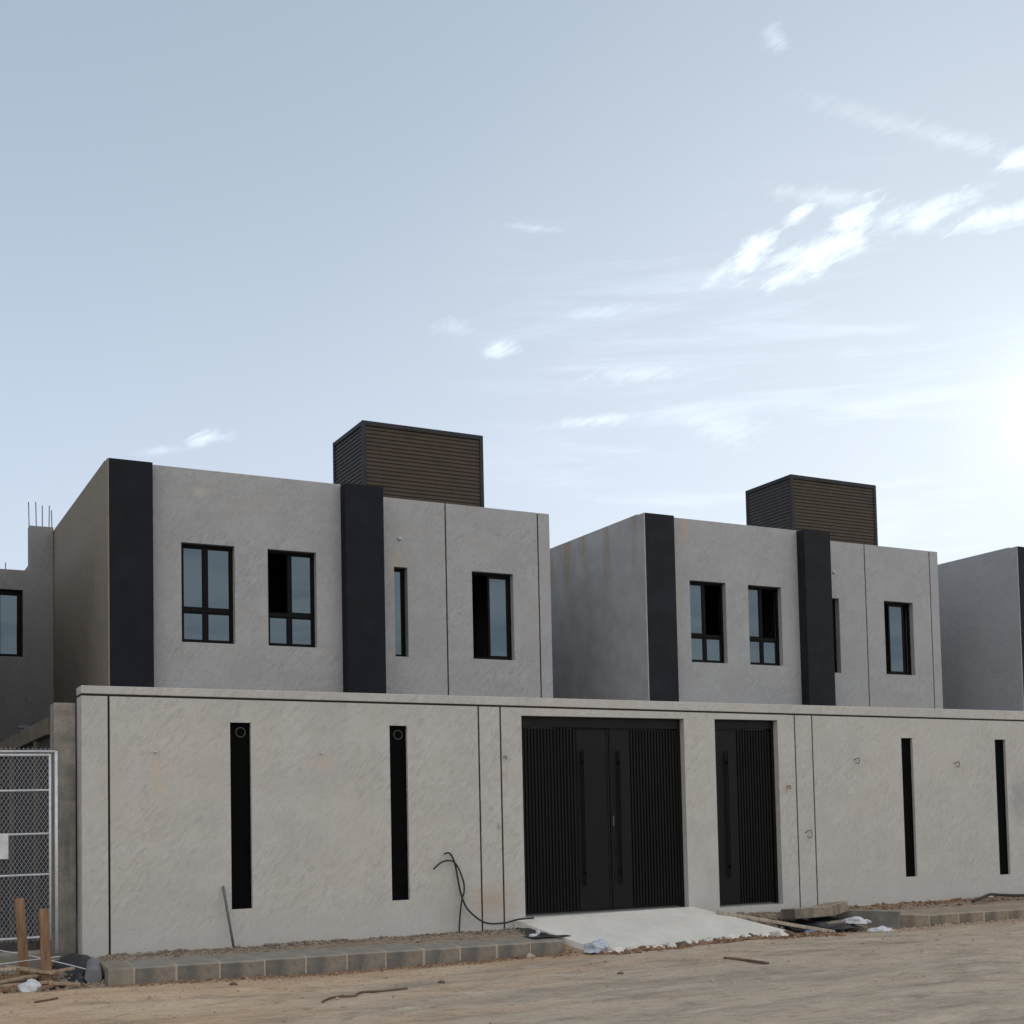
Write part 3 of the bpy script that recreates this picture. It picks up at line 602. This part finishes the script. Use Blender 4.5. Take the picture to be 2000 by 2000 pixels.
# little white wall lamps / cable caps high on the facades
def cap(x, z, y, r, label):
    o = MB().rock((x, y, z), r, .9, 2).build('wall_cap', M['white'], None, (x, y, z), smooth=True); tag(o, label, 'wall cap', 'white caps on the house fronts')
cap(9.139, 6.90, R_ - .012, .035, 'small white cap above the narrow slit window of the nearest house'); cap(19.40 + .03, 6.99, R_ - .012, .035, 'small white cap beside the right dark pillar of the middle house')

# ------------------------------------------------------------------ unfinished building behind on the left
um = plaster('dark_cement_render', (.20, .20, .207), .12)
UO = (3.0, 12.3, .3)
uh = thing('unfinished_house', UO, 'dark grey unfinished building behind the side wall with bare rebar on top', 'house')
b = MB(); wx0, wx1, wz0, wz1 = 2.25, 3.277, 5.12, 6.44
b.wall([-5, 3.855, 3.40, wx0, wx1], [0, 6.84, 7.745, wz0, wz1], lambda x, z: (wx0 < x < wx1 and wz0 < z < wz1) or (z > 6.84 and x < 3.40), 12.3, 12.55)
b.box(-5, -4.75, 12.551, 19, 0, 6.84); b.box(-5, 3.855, 19.001, 19.25, 0, 6.84); b.build('wall', um, uh, UO, .008, 2)
fb = MB(); fx = ((-4.2, -2.8), (-1.2, .2))
fb.wall([-6.2, 1.98] + [v for q_ in fx for v in q_], [0, 6.84, 4.8, 6.3], lambda x, z: 4.8 < z < 6.3 and any(q_[0] < x < q_[1] for q_ in fx), 7.1, 7.35)
fb.box(1.74, 1.98, 7.351, 12.29, 0, 6.84); fb.box(-6.2, -5.96, 7.351, 12.29, 0, 6.84); fb.build('front_wing', um, uh, UO, .008, 2)
MB().box(-5.95, 1.73, 7.36, 12.28, 6.3, 6.5).build('roof', M['raw'], uh, UO)
MB().box(-5.95, 1.73, 9.4, 9.5, 0, 6.29).build('room_interior', M['inside'], uh, UO)
MB().box(-4.74, 3.85, 12.56, 18.99, 6.3, 6.5).build('roof', M['raw'], uh, UO)
MB().box(-4.74, 3.85, 14.5, 14.6, 0, 6.29).build('room_interior', M['inside'], uh, UO)
f = MB(); fy0, fy1 = 12.39, 12.45
f.box(wx0, wx0 + .05, fy0, fy1, wz0, wz1); f.box(wx1 - .1, wx1, fy0, fy1, wz0, wz1); f.box(wx0 + .05, wx1 - .1, fy0, fy1, wz0, wz0 + .06); f.box(wx0 + .05, wx1 - .1, fy0, fy1, wz1 - .1, wz1); f.box(2.74, 2.87, fy0 + .005, fy1 - .005, wz0 + .06, wz1 - .1)
wn_ = f.build('window', M['alu'], uh, UO, .004)
for a, c_ in ((wx0 + .05, 2.74), (2.87, wx1 - .1)): MB().box(a - .003, c_ + .003, 12.41, 12.42, wz0 + .057, wz1 - .097).build('pane', M['glass'], wn_, UO)
for (x, zt, zb) in ((3.41, 8.24, 7.7), (3.545, 8.25, 7.7), (3.66, 8.19, 7.7), (3.785, 8.20, 7.7), (3.842, 8.11, 7.7), (2.855, 7.03, 6.8), (2.967, 6.99, 6.8), (2.3, 7.1, 6.8), (2.42, 7.05, 6.8)):
    MB().tube([(x, 12.42, zb), (x + random.uniform(-.012, .012), 12.42, zt)], .010, 6).build('rebar', M['rebar'], uh, UO)

# ------------------------------------------------------------------ left: pillar, side wall, chain-link panel
cp = MB().box(2.139, 2.366, .32, .62, .1, 3.135).build('concrete_pillar', M['raw'], None, (2.25, .47, .1), .008, 2)
tag(cp, 'rough brown grey concrete pillar beside the left end of the street wall', 'pillar')
SO = (2.2, .7, .2)
sw = thing('side_wall', SO, 'dark side boundary wall with brown top beam running back from the concrete pillar', 'wall')
MB().box(2.10, 2.34, .63, 12.2, 2.80, 2.99).build('top_beam', M['beam'], sw, SO, .01, 2)
for y in (1.75, 4.2, 6.6, 9.0, 11.6): MB().box(2.118, 2.32, y - .07, y + .07, .1, 2.798).build('post', M['beam'], sw, SO, .006)
MB().box(2.17, 2.28, .63, 12.2, .1, 2.799).build('panel', M['dark_panel'], sw, SO)
rg = MB().rock((2.2, 3.1, 3.03), .12, .45, 2); rg = rg.build('dark_rag', M['sheet'], None, (2.2, 3, 2.98)); tag(rg, 'dark rag lying on top of the side boundary wall', 'rag')
FO = (1.0, .06, .55)
fp = thing('fence_panel', FO, 'galvanised chain link fence panel standing beside the concrete pillar', 'fence')
f0, f1, fz0, fz1 = -.9, 2.058, .56, 2.55
def pole(a, b, r=.013): return MB().tube([a, b], r, 8)
pole((2.122, .06, .42), (2.122, .06, 2.585), .017).build('post', M['galv'], fp, FO, smooth=True)
MB().tube([(f1, .06, fz0), (f1, .06, fz1)], .013, 8).build('frame_tube', M['galv'], fp, FO, smooth=True)
MB().tube([(f0, .06, fz0), (f0, .06, fz1)], .013, 8).build('frame_tube', M['galv'], fp, FO, smooth=True)
for z, r_ in ((2.583, .012), (2.543, .015), (2.165, .011), (1.70, .011), (1.265, .011), (.60, .013)):
    MB().tube([(f0, .06, z - .02), (2.11 if z > 2.57 else f1, .06, z)], r_, 8).build('rail', M['galv'], fp, FO, smooth=True)
wm = MB(); p = .044; H = 2.06
def wire(sgn, y):
    k = -H
    while k < (f1 - f0) + H:
        xa = f0 + k; za = fz0; xb = xa + sgn * H * .62
        pts = []
        for t in (0., 1.):
            pts.append([xa + (xb - xa) * t, fz0 + H * t])
        (xa_, za_), (xb_, zb_) = pts
        lo, hi = f0, f1
        def clip(x): return za_ + (x - xa_) / (xb_ - xa_) * (zb_ - za_)
        a_, b_ = (xa_, za_), (xb_, zb_)
        mn, mx_ = min(xa_, xb_), max(xa_, xb_)
        if mx_ > lo and mn < hi:
            if a_[0] < lo: a_ = (lo, clip(lo))
            if a_[0] > hi: a_ = (hi, clip(hi))
            if b_[0] < lo: b_ = (lo, clip(lo))
            if b_[0] > hi: b_ = (hi, clip(hi))
            wm.tube([(a_[0], y, a_[1]), (b_[0], y, b_[1])], .0026, 4, False)
        k += p
wire(1, .055); wire(-1, .066)
wm.build('wire_mesh', M['mesh'], fp, FO)
sg = MB().box(1.1, 1.635, .03, .036, 1.44, 1.71).build('notice_board', M['white'], None, (1.37, .03, 1.44)); tag(sg, 'blank white sheet tied to the chain link fence', 'board')

# ------------------------------------------------------------------ kerbs
def kerb_block(x0, x1, y, zt0, zt1, mat, label, z0=-.02, joint=True, D=.46, grp=None):
    O = ((x0 + x1) / 2, y + D / 2, .1); gp = .007
    pr = lambda zt, dy: [(y + dy, z0), (y + dy, zt), (y + dy + .045, zt + .012), (y + D, zt + .042), (y + D, z0)]
    dy = random.uniform(-.008, .008); dz = random.uniform(-.006, .006)
    a, c = pr(zt0 + dz, dy), pr(zt1 + dz, dy); b = MB(); n = len(a)
    b.v += [(x0 + gp, p_[0], p_[1]) for p_ in a] + [(x1 - gp, p_[0], p_[1]) for p_ in c]
    b.f += [tuple(range(n)), tuple(range(2 * n - 1, n - 1, -1))] + [(i, n + i, n + (i + 1) % n, (i + 1) % n) for i in range(n)]
    k = thing('kerb_block', O, label, 'kerb block', grp)
    b.build('block', mat, k, O, .008, 2)
    if joint:
        j = MB(); w = random.uniform(.008, .02)
        q_ = [(p_[0] - (.003 if i < 3 else 0), p_[1] + (.003 if 0 < i < 4 else 0)) for i, p_ in enumerate(pr(zt1 + dz, dy))]
        j.v += [(x1 - w, *p_) for p_ in q_] + [(x1 + w, *p_) for p_ in q_]; j.f = [tuple(range(n)), tuple(range(2 * n - 1, n - 1, -1))] + [(i, n + i, n + (i + 1) % n, (i + 1) % n) for i in range(n)]
        j.build('mortar_joint', M['kerb_tan'], k, O, .004)
    return k
ORD = ['first', 'second', 'third', 'fourth', 'fifth', 'sixth', 'seventh', 'eighth', 'ninth', 'tenth', 'eleventh', 'twelfth', 'thirteenth']
kx = [2.46, 2.727, 3.158, 3.614, 4.095, 4.558, 5.029, 5.489, 5.952, 6.415, 6.878, 7.326, 7.79]
ktop = lambda x: .313 - (x - 2.5) * .0085
for i in range(12):
    lab = 'short tan end block of the kerb at the left corner of the street wall' if i == 0 else ('last grey kerb block touching the pale concrete ramp' if i == 11 else 'grey kerb block, %s from the left corner of the wall' % ORD[i])
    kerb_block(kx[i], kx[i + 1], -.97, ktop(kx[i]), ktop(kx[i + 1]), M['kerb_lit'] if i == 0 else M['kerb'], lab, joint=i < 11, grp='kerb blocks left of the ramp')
rx = [13.15, 13.71, 14.28, 14.78, 15.27, 15.76, 16.25, 16.74, 17.25, 17.75]
rtop = lambda x: .30 if x < 13.5 else .262 - (x - 13.5) * .008
for i in range(9):
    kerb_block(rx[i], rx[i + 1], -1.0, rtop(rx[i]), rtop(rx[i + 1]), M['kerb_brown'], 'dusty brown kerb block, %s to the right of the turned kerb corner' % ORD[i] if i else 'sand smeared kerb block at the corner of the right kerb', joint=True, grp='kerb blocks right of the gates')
def loose_block(c, L, Wd, H, rz, rx_, ry, mat, label):
    k = MB().box(-L / 2, L / 2, -Wd / 2, Wd / 2, 0, H).build('loose_kerb_block', mat, None, (0, 0, 0), .012, 2)
    k.location = c; k.rotation_euler = (rx_, ry, rz); tag(k, label, 'kerb block', 'loose kerb blocks right of the gates'); return k
loose_block((12.885, -.66, .05), .86, .13, .31, R(-52), R(-3), R(1), M['kerb'], 'dark kerb block standing on edge, turned back towards the wall')
loose_block((11.83, -.62, .305), .62, .34, .145, R(-5), R(-5), R(-1), M['kerb_brown'], 'flat kerb block propped on rubble, left one of the tilted pair')
loose_block((12.33, -.50, .315), .50, .36, .150, R(22), R(-7), R(-4), M['kerb_brown'], 'flat kerb block tilted up, right one of the pair under the joints')
loose_block((12.25, -.72, .10), .55, .2, .15, R(8), 0, 0, M['kerb_brown'], 'half buried kerb block lying under the tilted pair')

# ------------------------------------------------------------------ concrete ramp with a broken edge
random.seed(11)
bk = [(7.62, -.012, .476), (8.3, -.012, .486), (9.2, -.012, .494), (10.36, -.012, .502)]
rgt = [(10.62, -.45, .40), (10.86, -.85, .295)]
frn = []
for i in range(61):
    t = i / 60; x = 11.08 + (8.10 - 11.08) * t
    e = .075 * mnoise.noise(Vector((x * 2.1, 3, 1))) + .05 * mnoise.noise(Vector((x * 5.3, 8, 1))) + .022 * mnoise.noise(Vector((x * 14, 2, 1)))
    frn.append((x, -1.22 - .10 * t + e, .205 - .035 * t + .012 * mnoise.noise(Vector((x * 6, 1, 4)))))
lft = [(7.93, -.95, .262), (7.76, -.5, .368)]
poly = bk + rgt + frn + lft
O = (9.3, -.6, .3)
b = MB(); n = len(poly)
b.v += [tuple(q_) for q_ in poly] + [(x, y + (.03 + .03 * mnoise.noise(Vector((x * 9, 5, 5))) if y < -1 else 0), z - (.12 if y < -1 else .16)) for x, y, z in poly]
ctr = len(b.v)
cents = []
for (x, y, z) in ((8.6, -.5, .405), (9.6, -.6, .392), (10.3, -.6, .382)): cents.append(len(b.v)); b.v.append((x, y, z))
bm_ = bmesh.new(); vs = [bm_.verts.new(v) for v in b.v[:n]]; es = [bm_.edges.new((vs[i], vs[(i + 1) % n])) for i in range(n)]
r_ = bmesh.ops.triangle_fill(bm_, edges=es, use_beauty=True); bm_.verts.index_update()
for f_2 in bm_.faces:
    t_ = [v.index for v in f_2.verts]
    if f_2.normal.z < 0: t_.reverse()
    b.f.append(tuple(t_))
bm_.free(); b.v = b.v[:2 * n]
for i in range(n): j = (i + 1) % n; b.f.append((i, n + i, n + j, j) if False else (j, n + j, n + i, i)[::-1])
ramp = b.build('concrete_ramp', M['ramp'], None, O); tag(ramp, 'pale concrete ramp sloping down from the double gate to the road', 'ramp')
# broken lumps of concrete along its lower edge: each a thing
random.seed(5)
for i in range(26):
    t = (i + random.random() * .7) / 26; x = 8.12 + 2.95 * t; y = -1.37 + .11 * t - random.uniform(0, .05); r_ = random.choice((.045, .055, .07, .085)); mt = ('ramp', 'ramp', 'stone', 'ramp', 'stone_d')[i % 5]
    z = gh(x, y)
    o = MB().rock((x, y, z + r_ * .3), r_, .62, 2).build('concrete_lump', M[mt], None, (x, y, z))
    tag(o, {'ramp': 'pale broken concrete lump at the crumbling front edge of the ramp', 'stone': 'beige stone lying against the front edge of the ramp', 'stone_d': 'brown earth clod at the foot of the ramp'}[mt], 'lump', 'lumps along the front edge of the ramp')

# ------------------------------------------------------------------ loose stuff: gravel and clods (uncountable)
def scatter(name, n, fx, fy, rmin, rmax, mat, label, cat, seed):
    random.seed(seed); b = MB()
    for _ in range(n):
        x = fx(); y = fy(x); r = rmin * (rmax / rmin) ** (random.random() ** 2.2)
        bmv = len(b.v); z = gh(x, y) + r * .2
        q_ = [Vector(v) for v in ((1, 0, 0), (0, 1, 0), (-1, 0, 0), (0, -1, 0), (0, 0, .7), (0, 0, -.7), (.6, .6, .5), (-.6, .5, .4))]
        rot = Matrix.Rotation(random.random() * 6.28, 3, 'Z') @ Matrix.Rotation(random.random(), 3, 'X')
        b.v += [tuple(Vector((x, y, z)) + rot @ (v * r * random.uniform(.7, 1.25))) for v in q_[:6]]
        b.f += [tuple(bmv + k for k in t_) for t_ in ((0, 1, 4), (1, 2, 4), (2, 3, 4), (3, 0, 4), (1, 0, 5), (2, 1, 5), (3, 2, 5), (0, 3, 5))]
    o = b.build(name, mat); tag(o, label, cat, kind='stuff'); return o
U = random.uniform
scatter('verge_gravel', 1500, lambda: U(2.55, 7.6), lambda x: -abs(random.gauss(0, .16)) - .01, .006, .030, M['gravel'], 'loose gravel between the left kerb and the wall', 'gravel', 3)
scatter('wall_foot_gravel', 450, lambda: random.choice((U(2.62, 3.5), U(4.1, 5.4))), lambda x: -abs(random.gauss(0, .08)) - .01, .012, .04, M['gravel'], 'stones heaped at the foot of the wall', 'gravel', 13)
scatter('road_clods', 500, lambda: U(.5, 16), lambda x: -1.0 - abs(random.gauss(0, 2.2)), .008, .030, M['pebble'], 'small sand clods scattered over the road', 'clods', 44)
scatter('kerb_foot_soil', 1500, lambda: U(2.4, 7.9), lambda x: -.99 - abs(random.gauss(0, .10)), .006, .026, M['dirtclod'], 'soil and small stones along the foot of the left kerb', 'soil', 45)
scatter('kerb_foot_soil', 900, lambda: U(12.9, 17.5), lambda x: -1.02 - abs(random.gauss(0, .12)), .006, .03, M['pebble'], 'soil and small stones along the foot of the right kerb', 'soil', 46)
scatter('road_pebbles', 2600, lambda: U(.5, 16), lambda x: -1.0 - abs(random.gauss(0, 1.9)), .004, .014, M['pebble'], 'pebbles strewn on the sandy road', 'pebbles', 4)
scatter('ramp_clods', 1500, lambda: U(8.05, 11.7), lambda x: -1.36 + (x - 8) * .03 - abs(random.gauss(0, .11)), .008, .06, M['dirtclod'], 'reddish soil clods along the foot of the ramp', 'clods', 5)
scatter('gate_rubble', 1500, lambda: U(10.55, 13.1), lambda x: U(-.95, -.02), .01, .05, M['gravel'], 'loose rubble below the narrow gate', 'rubble', 6)
scatter('right_verge_gravel', 900, lambda: U(12.6, 17.5), lambda x: -abs(random.gauss(0, .2)) - .01, .008, .05, M['dirtclod'], 'stones and soil between the right kerb and the wall', 'gravel', 8)
scatter('corner_rubble', 1100, lambda: U(.4, 2.5), lambda x: U(-1.15, .05), .008, .05, M['gravel'], 'rubble below the chain link fence', 'rubble', 9)

# ------------------------------------------------------------------ single small things
def rockthing(name, x, y, r, mat, label, cat, flat=.6, dz=0., group=None):
    z = gh(x, y) + dz
    o = MB().rock((x, y, z + r * flat * .5), r, flat, 2).build(name, mat, None, (x, y, z)); return tag(o, label, cat, group)
random.seed(21)
rockthing('stone', 5.42, -2.62, .035, M['stone_d'], 'small dark stone on the sand in front of the second slit', 'stone')
rockthing('stone', 7.14, -3.25, .032, M['stone_d'], 'small dark stone on the road in front of the double gate', 'stone')
rockthing('stone', 7.24, -1.12, .055, M['stone'], 'pale stone against the front of the left kerb', 'stone')
rockthing('stone', 7.10, -1.13, .04, M['stone_d'], 'dark stone beside the pale one at the left kerb', 'stone')
rockthing('earth_clod', 3.56, -1.68, .05, M['stone_d'], 'dark earth clod on the sand in front of the left slit', 'clod', .4)
def line_thing(name, pts, r, mat, label, cat, k=7):
    # smooth through points with Catmull-Rom
    P_ = [Vector(p) for p in pts]; out = []
    if len(P_) > 2:
        for i in range(len(P_) - 1):
            p0 = P_[max(i - 1, 0)]; p1 = P_[i]; p2 = P_[i + 1]; p3 = P_[min(i + 2, len(P_) - 1)]
            for s_ in range(8):
                t = s_ / 8; out.append(.5 * ((2 * p1) + (p2 - p0) * t + (2 * p0 - 5 * p1 + 4 * p2 - p3) * t * t + (3 * p1 - p0 - 3 * p2 + p3) * t ** 3))
        out.append(P_[-1])
    else: out = P_
    o = MB().tube(out, r, k).build(name, mat, None, pts[0], smooth=True); return tag(o, label, cat)
def onroad(pts, h): return [(x, y, gh(x, y) + h) for x, y in pts]
line_thing('stick', onroad([(8.83, -2.75), (8.86, -3.05), (8.90, -3.43)], .012), .016, M['stone_d'], 'dark stick lying on the road in front of the ramp', 'stick')
line_thing('twig', onroad([(3.93, -3.30), (4.05, -3.16), (4.18, -3.11), (4.30, -3.11), (4.42, -2.95), (4.52, -2.90), (4.62, -2.96), (4.75, -2.95), (4.90, -2.98)], .010), .012, M['stone_d'], 'long dark twig lying on the sand near the left', 'twig')
line_thing('twig', onroad([(1.62, -2.1), (1.74, -2.02), (1.84, -1.95)], .010), .010, M['stone_d'], 'short dark twig on the sand at the far left', 'twig')
line_thing('steel_bar', [(3.905, -.03, 1.06), (3.985, -.16, .375)], .015, M['steel'], 'thin grey steel bar leaning on the wall beside the left slit', 'bar')
line_thing('cable', [(6.475, -.10, 1.155), (6.60, -.09, 1.24), (6.73, -.08, 1.25), (6.81, -.08, 1.18), (6.885, -.08, 1.0), (6.895, -.08, .87), (6.865, -.07, .76), (6.835, -.07, .55), (6.82, -.07, .35)], .011, M['cable'], 'black cable bending left out of the ground by the wall', 'cable')
line_thing('cable', [(6.645, -.06, 1.335), (6.71, -.06, 1.345), (6.765, -.06, 1.27), (6.80, -.06, 1.15), (6.835, -.06, .95), (6.875, -.07, .78), (6.95, -.09, .63), (7.15, -.12, .475), (7.40, -.14, .455), (7.60, -.16, .49), (7.80, -.20, .50)], .012, M['cable'], 'black cable looping from the wall down to the ramp', 'cable')
line_thing('hose', [(15.15, -.45, .36), (15.37, -.42, .40), (15.62, -.36, .44), (15.9, -.32, .42), (16.4, -.32, .39), (17.2, -.3, .38)], .022, M['cable'], 'black hose lying behind the right kerb', 'hose')
# wire stubs and curls sticking out of the wall
def stub(x, z, label, mat='steel', curl=True, s=1.):
    pts = [(x, .01, z), (x + .01 * s, -.03, z + .02 * s), (x + .05 * s, -.04, z + .035 * s), (x + .07 * s, -.04, z - .01 * s), (x + .045 * s, -.05, z - .05 * s), (x - .01 * s, -.05, z - .035 * s)] if curl else [(x, .01, z), (x, -.05, z + .01)]
    o = line_thing('wire_stub', pts, .006 if curl else .012, M[mat], label, 'wire', 6); o['group'] = 'wire ends coming out of the street wall'
stub(3.16, 2.57, 'pale wire stub left of the left slit', 'white', False); stub(5.10, 2.565, 'pale wire stub between the two left slits', 'white', False)
stub(13.33, 2.50, 'grey wire curl left of the third slit'); stub(15.36, 2.45, 'grey wire curl between the two right slits')
stub(12.37, 1.45, 'grey wire curl low between the two joints right of the narrow gate', s=1.3); stub(12.06, 2.12, 'rusty wire curl beside the narrow gate', 'stone_d', True, .5)
stub(7.52, 2.53, 'short dark wire end left of the double gate', 'steel', True, .4)
# timber
PI2 = math.pi / 2
def board(name, a, b_, w, h, mat, label, cat='plank', roll=0., group=None):
    A = Vector(a); o = MB().bar(a, b_, w, h, roll).build(name, mat, None, a, .004); return tag(o, label, cat, group)
board('timber_plank', (10.51, -.35, .44), (11.715, -1.30, .165), .10, .04, M['plank'], 'long pale plank lying beside the right edge of the ramp')
board('timber_stake', (1.745, -.45, .15), (1.682, -.45, 1.045), .095, .045, M['wood'], 'leaning taller timber stake in front of the chain link fence', 'stake', PI2)
board('timber_stake', (1.912, -.75, .10), (1.882, -.75, .945), .095, .045, M['wood'], 'upright shorter timber stake nearest the concrete pillar', 'stake', PI2)
for i, (a, b_, w, mt, lab) in enumerate([((.9, -.80, .30), (2.02, -.62, .27), .09, 'wood', 'brown timber board lying flat at the foot of the stakes'), ((.7, -.98, .22), (1.95, -.86, .22), .08, 'wood2', 'pale timber board in front of the stakes'), ((1.55, -.55, .37), (1.98, -.80, .30), .11, 'wood2', 'short pale timber block between the two stakes'), ((1.2, -1.10, .19), (1.72, -.98, .20), .10, 'wood', 'short brown board at the front of the timber pile'), ((1.75, -1.05, .19), (2.12, -.90, .20), .08, 'wood', 'small brown offcut by the shorter stake'), ((.8, -.66, .37), (1.62, -.72, .36), .07, 'plank', 'grey board on top of the timber pile at the left edge'), ((1.35, -.92, .25), (2.2, -.55, .31), .06, 'wood2', 'thin pale lath crossing under the shorter stake'), ((1.0, -1.14, .18), (1.45, -1.18, .17), .09, 'plank', 'grey board end lying in the sand at the far left'), ((1.9, -.98, .22), (2.18, -1.08, .20), .06, 'wood2', 'small pale offcut right of the shorter stake')]):
    board('timber_board', a, b_, w, .028, M[mt], lab, group='boards of the timber pile')
line_thing('steel_rod', [(1.0, -.25, .62), (1.75, -.35, .46), (2.42, -.6, .26)], .006, M['galv'], 'thin pale rod slanting across the rubble by the fence', 'rod')
line_thing('steel_rod', [(.9, -.6, .36), (1.5, -.55, .40), (2.1, -.35, .42)], .005, M['galv'], 'thin pale rod lying behind the stakes', 'rod')
sl_ = MB().box(.2, 2.02, -.22, .0, .12, .47).build('concrete_slab', M['raw'], None, (1.1, -.1, .12), .015, 2); tag(sl_, 'long grey concrete footing below the chain link fence', 'footing')
pp = thing('pipe', (2.36, -.62, .24), 'round grey capped pipe end at the left corner of the kerb', 'pipe')
MB().tube([(2.355, -.80, .235), (2.44, -.35, .30)], .085, 24).build('tube', M['pipe'], pp, (2.36, -.62, .24), .006, 2)
def sheet(name, x0, x1, y0, y1, zf, amp, mat, label, cat, seed, nx_=22, ny_=22):
    b = MB(); ofs = Vector((seed * 3.1, seed, 0))
    for i in range(nx_ + 1):
        for j in range(ny_ + 1):
            u, v = i / nx_, j / ny_; x = x0 + (x1 - x0) * u; y = y0 + (y1 - y0) * v
            e = math.sin(math.pi * u) * math.sin(math.pi * v)
            nz = mnoise.noise(Vector((x * 6, y * 6, 0)) + ofs) + .25 * mnoise.noise(Vector((x * 13, y * 13, 4)) + ofs)
            b.v.append((x + .05 * mnoise.noise(Vector((x * 5, y * 5, 7)) + ofs), y + .05 * mnoise.noise(Vector((x * 5, y * 5, 17)) + ofs), zf(x, y, u, v) + amp * nz * (.4 + e)))
    for i in range(nx_):
        for j in range(ny_): k = i * (ny_ + 1) + j; b.f.append((k, k + ny_ + 1, k + ny_ + 2, k + 1))
    o = b.build(name, mat, None, ((x0 + x1) / 2, (y0 + y1) / 2, .2), smooth=True)
    s_ = o.modifiers.new('thickness', 'SOLIDIFY'); s_.thickness = .004
    return tag(o, label, cat)
sheet('plastic_sheet', 2.05, 2.60, -.95, .02, lambda x, y, u, v: .14 + .27 * sst(v, .05, .9) * (.5 + .5 * math.sin(math.pi * min(1, u * 1.1))), .05, M['sheet'], 'black plastic sheet heaped in the corner between wall end and kerb', 'sheet', 2)
sheet('plastic_sheet', 7.45, 7.97, -.82, -.05, lambda x, y, u, v: .315 + .10 * sst(v, .1, 1) * sst(u, 0, .6), .010, M['sheet'], 'dark plastic sheet tucked under the left edge of the ramp', 'sheet', 5)
sheet('shade_sheet', 11.35, 12.45, -1.05, -.35, lambda x, y, u, v: .17 + .13 * v, .04, M['sheet'], 'dark sheet added as shade in the hollow under the tilted kerb blocks', 'shade sheet', 23)  # dark sheet added in place of the shaded void below the blocks
def crumple(name, c, sx, sy, sz, mat, label, cat, seed, rz=0.):
    bm = bmesh.new(); bmesh.ops.create_icosphere(bm, subdivisions=4, radius=1.); o_ = Vector((seed * 7.3, seed * 1.7, seed))
    rot = Matrix.Rotation(rz, 3, 'Z')
    for v in bm.verts:
        p = v.co.copy(); k = 1 + .45 * mnoise.noise(p * 1.4 + o_) - .30 * abs(mnoise.noise(p * 2.6 + o_)) - .16 * abs(mnoise.noise(p * 6 + o_)) + .06 * mnoise.noise(p * 13 + o_)
        q_ = rot @ Vector((p.x * sx * k, p.y * sy * k, max(p.z, -.35) * sz * k)); v.co = q_
    me = bpy.data.meshes.new(name); bm.to_mesh(me); bm.free(); me.materials.append(mat); me.polygons.foreach_set('use_smooth', [True] * len(me.polygons))
    o = bpy.data.objects.new(name, me); COL.objects.link(o); o.location = (c[0], c[1], gh(c[0], c[1]) + sz * .3 + c[2]); return tag(o, label, cat)
crumple('plastic_scrap', (8.06, -1.27, .02), .16, .13, .10, M['bluegrey'], 'bluish white crumpled plastic at the front left corner of the ramp', 'plastic', 9)
crumple('plastic_scrap', (11.50, -1.12, 0), .17, .08, .05, M['blue'], 'blue plastic scrap under the end of the long plank', 'plastic', 12, .3)
crumple('white_bag', (12.47, -.86, .10), .20, .10, .07, M['white'], 'white bag stuffed beside the turned kerb block', 'bag', 15, -.5)
crumple('white_bag', (12.68, -1.12, 0), .22, .09, .05, M['white'], 'flat white bag on the road by the right kerb corner', 'bag', 19, .1)
random.seed(31)
crumple('white_bag', (1.70, -1.06, 0), .10, .08, .09, M['white'], 'crumpled white bag in front of the timber pile', 'bag', 33)
rockthing('white_lump', 7.56, -.62, .05, M['white'], 'white paper scrap behind the kerb at the ramp', 'scrap', .8)
rockthing('white_lump', 7.66, -.56, .03, M['white'], 'tiny white scrap next to the sheet under the ramp', 'scrap', 1.2)
